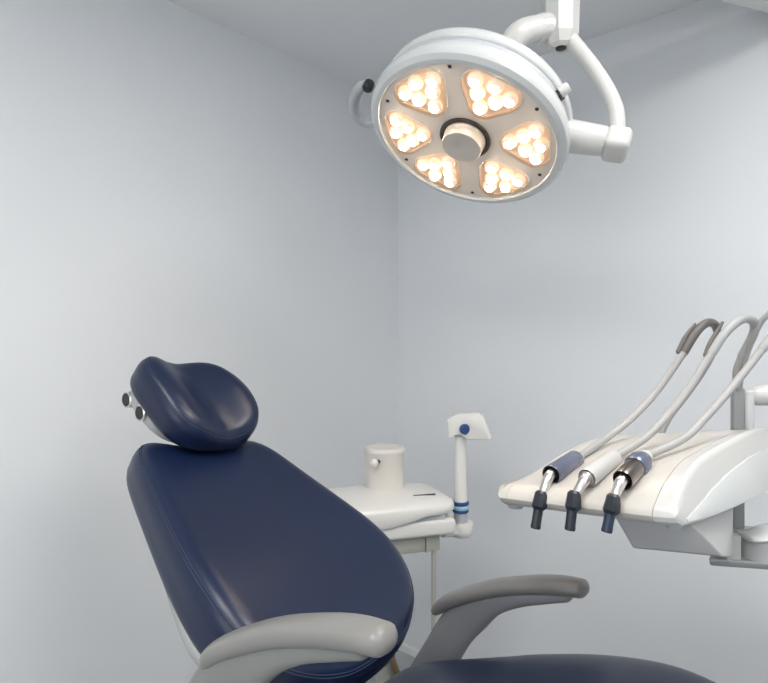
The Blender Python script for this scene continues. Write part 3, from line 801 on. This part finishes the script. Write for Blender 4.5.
# ------------------------------------------------------------------ handpieces with their hoses
def W3(px, py, d): return V(((px - 384) / 607 * d, d, CAMZ - (py - 341.5) / 607 * d))
GRP = 'handpieces resting on the tray'
HP = [
 dict(label='handpiece with blue grey sleeve nearest the tray\'s left end', kind='blue',
      tip=V((0.2570, 1.030, 1.2335)), knee=V((0.2672, 1.037, 1.2850)), mouth=V((0.2920, 1.062, 1.3165)), back=V((0.3610, 1.142, 1.3290)),
      hose=[(586, 452, 1.165), (605, 439, 1.205), (630, 419.5, 1.235), (652, 397, 1.255), (670, 373, 1.265), (684, 352, 1.27)],
      sleeve=[(684, 352, 1.27), (693, 337, 1.272), (701, 327, 1.278), (709, 322.5, 1.288), (715.5, 325.5, 1.30), (717.5, 333, 1.312)],
      ret=[(717.5, 333, 1.312), (715.5, 348, 1.325), (703, 372, 1.335), (686, 396, 1.345), (668, 420, 1.355), (657, 446, 1.36)],
      sleeve_m='hose_dark', leaf=[(678.5, 352, 1.272), (685, 338, 1.275), (695.0, 324.0, 1.280)], r=0.0074),
 dict(label='handpiece with white sleeve between the two metal-sleeved ones', kind='white',
      tip=V((0.2985, 0.975, 1.2475)), knee=V((0.3070, 0.983, 1.2985)), mouth=V((0.3350, 1.003, 1.3240)), back=V((0.4080, 1.076, 1.3440)),
      hose=[(626, 453, 1.09), (645, 438, 1.11), (668, 415, 1.135), (688, 390, 1.15), (702, 368, 1.16), (712, 352.5, 1.165)],
      sleeve=[(712, 352.5, 1.165), (722, 337, 1.168), (733, 325, 1.175), (745, 318.5, 1.19), (753.5, 322, 1.21), (754, 332, 1.225), (748, 345, 1.24), (741, 356, 1.255)],
      ret=[(741, 356, 1.255), (736, 370, 1.27), (736, 382, 1.285), (738, 392, 1.30)],
      sleeve_m='sleeve', leaf=[(706, 355, 1.168), (711.5, 341, 1.172), (722.5, 322.5, 1.176)], r=0.0072),
 dict(label='handpiece with brown steel sleeve and blue grey ring nearest the side cheek', kind='steel',
      tip=V((0.3440, 0.938, 1.2560)), knee=V((0.3560, 0.945, 1.3030)), mouth=V((0.3780, 0.962, 1.3300)), back=V((0.4350, 1.020, 1.3520)),
      hose=[(661, 456, 1.035), (683, 439, 1.055), (706, 417, 1.08), (729, 391, 1.10), (750, 365, 1.115), (764, 347, 1.12)],
      sleeve=[(764, 347, 1.12), (779, 327, 1.125), (791, 311, 1.135), (793, 303, 1.15), (784, 303, 1.17), (771, 312, 1.19)],
      ret=[(771, 312, 1.19), (761, 322, 1.205), (753, 338, 1.22), (746, 356, 1.25), (741, 374, 1.28), (739.5, 392, 1.30)],
      sleeve_m='sleeve', leaf=[(763, 350, 1.133), (774, 333, 1.137), (784, 318, 1.142)], r=0.0070),
]
for q in HP:
    t = thing('dental_handpiece', q['label'], 'dental handpiece', q['mouth'], GRP)
    tip, knee, mouth, back_ = q['tip'], q['knee'], q['mouth'], q['back']
    ax = (back_ - mouth); L = ax.length; axn = ax.normalized()
    kind = q['kind']
    # sleeve body (hollow mouth)
    bm = B()
    if kind == 'blue':
        lathe(bm, mouth, axn, [(0.0, 0.020), (0.0115, 0.018), (0.0145, 0.002), (0.0160, 0.0), (0.0172, 0.003), (0.0172, L - 0.004), (0.0155, L), (0.0, L)], 36)
        body = obj('sleeve', bm, [M['bluegrey']], t, label='blue grey sleeve')
        bm = B(); lathe(bm, mouth, axn, [(0.0, 0.0175), (0.0113, 0.0172), (0.0142, 0.0022), (0.0147, 0.0018), (0.0120, 0.019), (0.0, 0.0192)], 28)
        obj('mouth_liner', bm, M['black'], body, label='black inside of the sleeve mouth')
        bm = B(); lathe(bm, back_, axn, [(0.0, -0.003), (0.0125, -0.003), (0.0115, 0.010), (0.0, 0.010)], 24); obj('hose_ferrule', bm, M['sleeve'], t)
    elif kind == 'white':
        lathe(bm, mouth, axn, [(0.0, 0.010), (0.010, 0.009), (0.0135, 0.003), (0.0150, 0.0), (0.0160, 0.003), (0.0165, 0.03), (0.0160, L - 0.014), (0.0150, L - 0.012), (0.0150, L - 0.002), (0.0130, L), (0.0, L)], 36)
        body = obj('sleeve', bm, M['white'], t, label='white sleeve')
        bm = B(); lathe(bm, mouth, axn, [(0.0, 0.006), (0.0085, 0.004), (0.0095, -0.002), (0.0125, -0.003), (0.0135, 0.002), (0.0125, 0.006), (0.0, 0.008)], 28)
        obj('mouth_ring', bm, M['chrome'], body, label='steel ring at the sleeve mouth')
    else:
        lathe(bm, mouth, axn, [(0.0, 0.020), (0.0115, 0.018), (0.0145, 0.002), (0.0158, 0.0), (0.0168, 0.003), (0.0168, L * 0.66), (0.0150, L * .68), (0.0, L * .68)], 36)
        body = obj('sleeve', bm, M['bronze'], t, label='brown steel sleeve')
        bm = B(); lathe(bm, mouth, axn, [(0.0, 0.0175), (0.0113, 0.0172), (0.0142, 0.0022), (0.0147, 0.0018), (0.0120, 0.019), (0.0, 0.0192)], 28)
        obj('mouth_liner', bm, M['black'], body, label='black inside of the sleeve mouth')
        bm = B(); lathe(bm, mouth + axn * (L * .58), axn, [(0.0, 0.0), (0.0178, 0.0), (0.0196, 0.004), (0.0196, 0.022), (0.0182, 0.026), (0.0150, L * .42), (0.0, L * .42)], 36)
        obj('ring', bm, M['bluegrey'], t, label='blue grey ring')
        bm = B(); lathe(bm, back_, axn, [(0.0, -0.004), (0.0140, -0.004), (0.0125, 0.012), (0.0, 0.012)], 24); obj('hose_ferrule', bm, M['white'], t)
    # neck and tip
    bm = B(); tube(bm, [mouth + axn * 0.014, mouth - axn * 0.006, mouth.lerp(knee, 0.6), knee], [0.0095, 0.0092, 0.0075, 0.0062], seg=18)
    obj('neck', bm, M['chrome'], t, label='polished neck')
    td = (tip - knee).normalized(); tl = (tip - knee).length
    fx, fy, _ = frame_from(td, V((0.6, -0.8, 0)))
    def sec(d, wx, wy, off=0.0):
        c_ = knee + td * d + fx * off
        return [c_ + fx * wx * cx + fy * wy * cy for cx, cy in ((-1, -.55), (-.55, -1), (.55, -1), (1, -.55), (1, .55), (.55, 1), (-.55, 1), (-1, .55))]
    bm = B(); loft(bm, [sec(-0.010, .0055, .0055), sec(-0.006, .0090, .0085), sec(0.004, .0105, .0100, .001), sec(0.016, .0115, .0112, .001), sec(0.022, .0080, .0080)])
    obj('tip_clamp', bm, M['tip'], t, smooth=False, label='charcoal tip clamp')
    bm = B(); lathe(bm, knee + td * 0.014, td, [(0.0, 0.0), (0.0082, 0.0), (0.0080, tl - 0.022), (0.0086, tl - 0.016), (0.0078, tl - 0.013), (0.0055, tl - 0.0125), (0.0048, tl - 0.020), (0.0, tl - 0.020)], 20)
    obj('nozzle', bm, M['tip_blue'] if kind == 'steel' else M['tip'], t, label='dark hollow nozzle')
    # hose, sleeve over the whip, spring leaf, return run
    r = q['r']
    bm = B(); tube(bm, [back_ - axn * .002, back_ + axn * 0.012] + [W3(*p) for p in q['hose'][1:]], r, seg=16, per=8); obj('hose', bm, M['hose'], t, label='pale grey hose')
    S = [W3(*p) for p in q['sleeve']]
    bm = B(); tube(bm, S, [r * 1.22] * (len(S) - 2) + [r * 1.2, r * 1.0], seg=18, per=8); obj('hose_sleeve', bm, M[q['sleeve_m']], t, label='taupe hose sleeve' if q['sleeve_m'] == 'hose_dark' else 'grey hose sleeve')
    bm = B(); d0 = (S[1] - S[0]).normalized(); lathe(bm, S[0] - d0 * 0.006, d0, [(0.0, 0), (r * 1.12, 0), (r * 1.2, 0.008), (0.0, 0.008)], 20); obj('sleeve_collar', bm, M['sleeve'], t)
    bm = B(); tube(bm, [W3(*p) for p in q['ret']], r * 0.85, seg=14, per=8); obj('return_hose', bm, M['hose'], t)
    bm = B(); tube(bm, [W3(*p) for p in q['leaf']], [0.0055, 0.005, 0.003], seg=10, per=6); obj('spring_leaf', bm, M['hose_dark'], t)

# ------------------------------------------------------------------ render look
w = bpy.data.worlds.new('World'); scene.world = w; w.use_nodes = True
w.node_tree.nodes['Background'].inputs[0].default_value = (0.8, 0.85, 0.9, 1)
w.node_tree.nodes['Background'].inputs[1].default_value = 0.3
vs = scene.view_settings
vs.view_transform = 'Standard'; vs.look = 'None'; vs.gamma = 1.0; vs.use_curve_mapping = False
vs.exposure = 0.0
scene.cycles.use_denoising = True
scene.cycles.max_bounces = 10
scene.cycles.diffuse_bounces = 6
scene.cycles.sample_clamp_indirect = 6
scene.cycles.caustics_reflective = False
